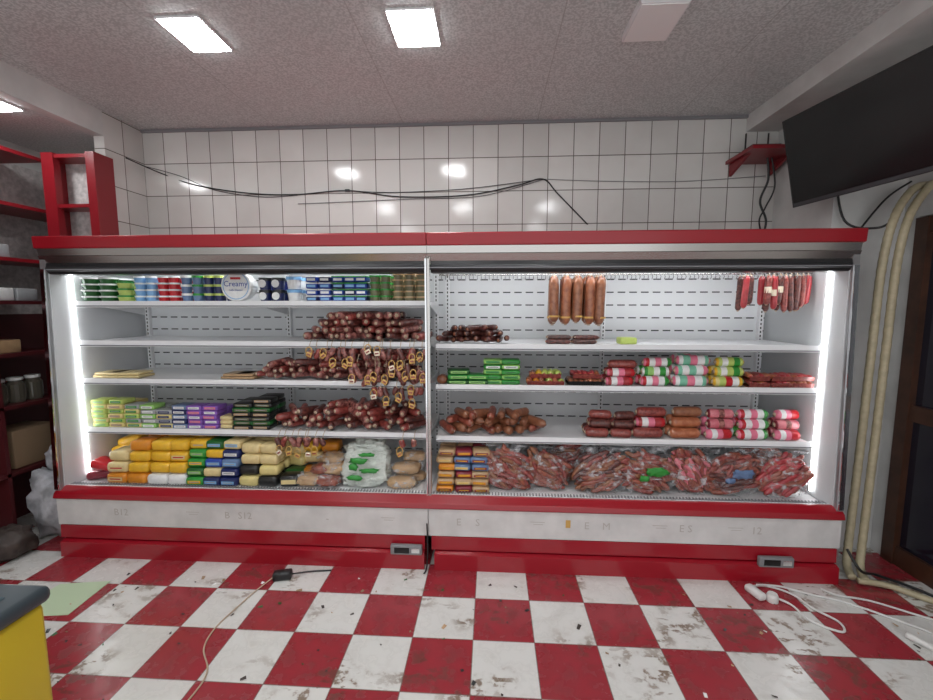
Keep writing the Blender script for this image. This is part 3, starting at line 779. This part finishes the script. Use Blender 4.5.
pts = [(-2.85, 3.3, 2.81), (-2.75, Yw, 2.76), (-2.45, Yw, 2.66), (-2.0, Yw, 2.59), (-1.6, Yw, 2.575), (-1.18, Yw, 2.60), (-.75, Yw, 2.545), (-.2, Yw, 2.55), (.2, Yw, 2.62), (.40, Yw, 2.665), (.52, Yw, 2.55), (.76, Yw, 2.31)]
mb.tube(smoothpath(pts, 8), .005, 'black', 7)
mb.tube(smoothpath([(-1.18, Yw, 2.60), (-.8, Yw, 2.58), (-.2, Yw, 2.60), (.40, Yw, 2.665)], 8), .003, 'dark_grey', 6)
mb.tube(smoothpath([(-2.85, 3.45, 2.80), (-2.6, Yw, 2.74), (-2.3, Yw, 2.62), (-1.9, Yw, 2.56), (-1.6, Yw, 2.57)], 8), .003, 'dark_grey', 6)
mb.tube(smoothpath([(-1.6, Yw, 2.50), (-1.2, Yw, 2.51), (-.7, Yw, 2.525), (-.1, Yw, 2.54), (.4, Yw, 2.66)], 8), .0025, 'dark_grey', 6)
mb.tube(smoothpath([(.40, Yw, 2.665), (.9, Yw, 2.64), (1.5, Yw, 2.63), (2.1, Yw, 2.66)], 8), .0025, 'mid_grey', 6)
mb.rbox((-1.18, Yw-.004, 2.60), (.04, .014, .02), 'black', .004)
mb.build('wall_cable')

# ------------------------------------------------------------ floor things
mb = MB()
mb.rbox((-1.27, 2.39, .025), (.11, .06, .05), 'black', .012, .25)
mb.tube(smoothpath([(-1.32, 2.37, .02), (-1.37, 2.25, .008), (-1.40, 2.11, .006), (-1.42, 1.97, .006), (-1.39, 1.84, .006), (-1.29, 1.72, .006), (-1.27, 1.6, .006), (-1.3, 1.4, .006)], 8), .004, 'string', 6)
mb.tube(smoothpath([(-1.22, 2.41, .02), (-1.12, 2.46, .008), (-1.0, 2.48, .006)], 6), .005, 'black', 6)
mb.build('power_adapter')
mb = MB()
mb.rbox((1.53, 2.40, .022), (.05, .11, .04), 'cord_white', .012, .3)
mb.lathe((1.60, 2.36, .0), [(0, .045), (.024, .045), (.03, .03), (.03, 0)], 'cord_white', 12)
for p in ([(1.52, 2.45, .02), (1.64, 2.48, .008), (1.74, 2.42, .007), (1.78, 2.3, .007), (1.84, 2.2, .007), (1.80, 2.13, .007), (1.70, 2.2, .007), (1.68, 2.32, .007), (1.62, 2.36, .02)],
          [(1.58, 2.47, .02), (1.72, 2.48, .008), (1.85, 2.42, .007), (2.0, 2.36, .007), (2.2, 2.2, .007), (2.36, 2.05, .007), (2.5, 1.9, .007)],
          [(1.95, 2.48, .007), (2.0, 2.42, .007), (2.15, 2.38, .007), (2.35, 2.25, .007), (2.5, 2.18, .007)]):
    mb.tube(smoothpath(p, 8), .006, 'cord_white', 6)
mb.build('extension_cord')
mb = MB()
mb.tube(smoothpath([(2.16, 2.58, .2), (2.2, 2.52, .1), (2.33, 2.56, .05), (2.5, 2.5, .012), (2.58, 2.35, .012)], 8), .008, 'black', 6)
mb.build('black_power_cable')
mb = MB(); mb.tube(smoothpath([(2.10, 2.12, .016), (2.16, 2.02, .016), (2.25, 1.93, .016)], 6), .016, 'cord_white', 8); mb.build('water_pipe')
mb = MB(); mb.tube(smoothpath([(-.40, 2.545, .3), (-.392, 2.525, .15), (-.40, 2.52, .02), (-.41, 2.48, .008)], 6), .005, 'black', 6); mb.build('case_power_lead')
mb = MB()
vs = [(-2.60, 1.98, .003), (-2.28, 2.02, .003), (-2.30, 2.30, .006), (-2.58, 2.26, .003), ]
mb.add(vs+[(v[0], v[1], .0005) for v in vs], [(0,1,2,3), (4,5,6,7), (0,1,5,4), (1,2,6,5), (2,3,7,6), (3,0,4,7)], 'pale_green'); mb.build('paper_sheet')
mb = MB()
for i in range(120):
    x, y = U(-2.4, 2.3), U(1.3, 2.48); s = U(.003, .009); a = U(0, 3); w = s*U(.4, 2.2)
    k = R.choice(['sack_dark', 'p_white', 'p_dgreen', 'p_tan', 'sack_dark', 'p_black', 'sack_dark', 'cardboard'])
    ca, sa = math.cos(a), math.sin(a)
    q = [(-w, -s), (w, -s), (w*.8, s), (-w, s*.7)]
    mb.add([(x+ca*p-sa*r_, y+sa*p+ca*r_, .002+(.004 if j == 2 else 0)) for j, (p, r_) in enumerate(q)]+[(x, y, .0005)], [(0,1,2,3), (0,1,4), (1,2,4), (2,3,4), (3,0,4)], k)
mb.build('floor_litter')
mb = MB()
mb.rbox((-1.90, .72, .365), (.84, 1.05, .65), 'yellow_body', .02)
mb.box(-2.28, -1.52, .22, 1.22, 0, .05, 'black')
mb.rbox((-1.90, .72, .715), (.87, 1.08, .055), 'rim_blue', .02)
mb.box(-2.27, -1.54, .26, 1.18, .74, .747, 'lid_glass'); mb.box(-2.27, -1.54, .70, .74, .745, .755, 'mid_grey')
mb.build('chest_freezer')

# ------------------------------------------------------------ world / camera
w = bpy.data.worlds.new('world'); sc.world = w; w.use_nodes = True
w.node_tree.nodes['Background'].inputs[0].default_value = (.95, .98, 1.0, 1); w.node_tree.nodes['Background'].inputs[1].default_value = 1.35
cam = bpy.data.cameras.new('camera'); co = bpy.data.objects.new('camera', cam); sc.collection.objects.link(co)
co.location = (0, 0, 1.67); co.rotation_euler = (math.radians(84), 0, math.radians(3.35))
cam.sensor_width = 36; cam.lens = 427/933*36; cam.clip_start = .05
sc.camera = co
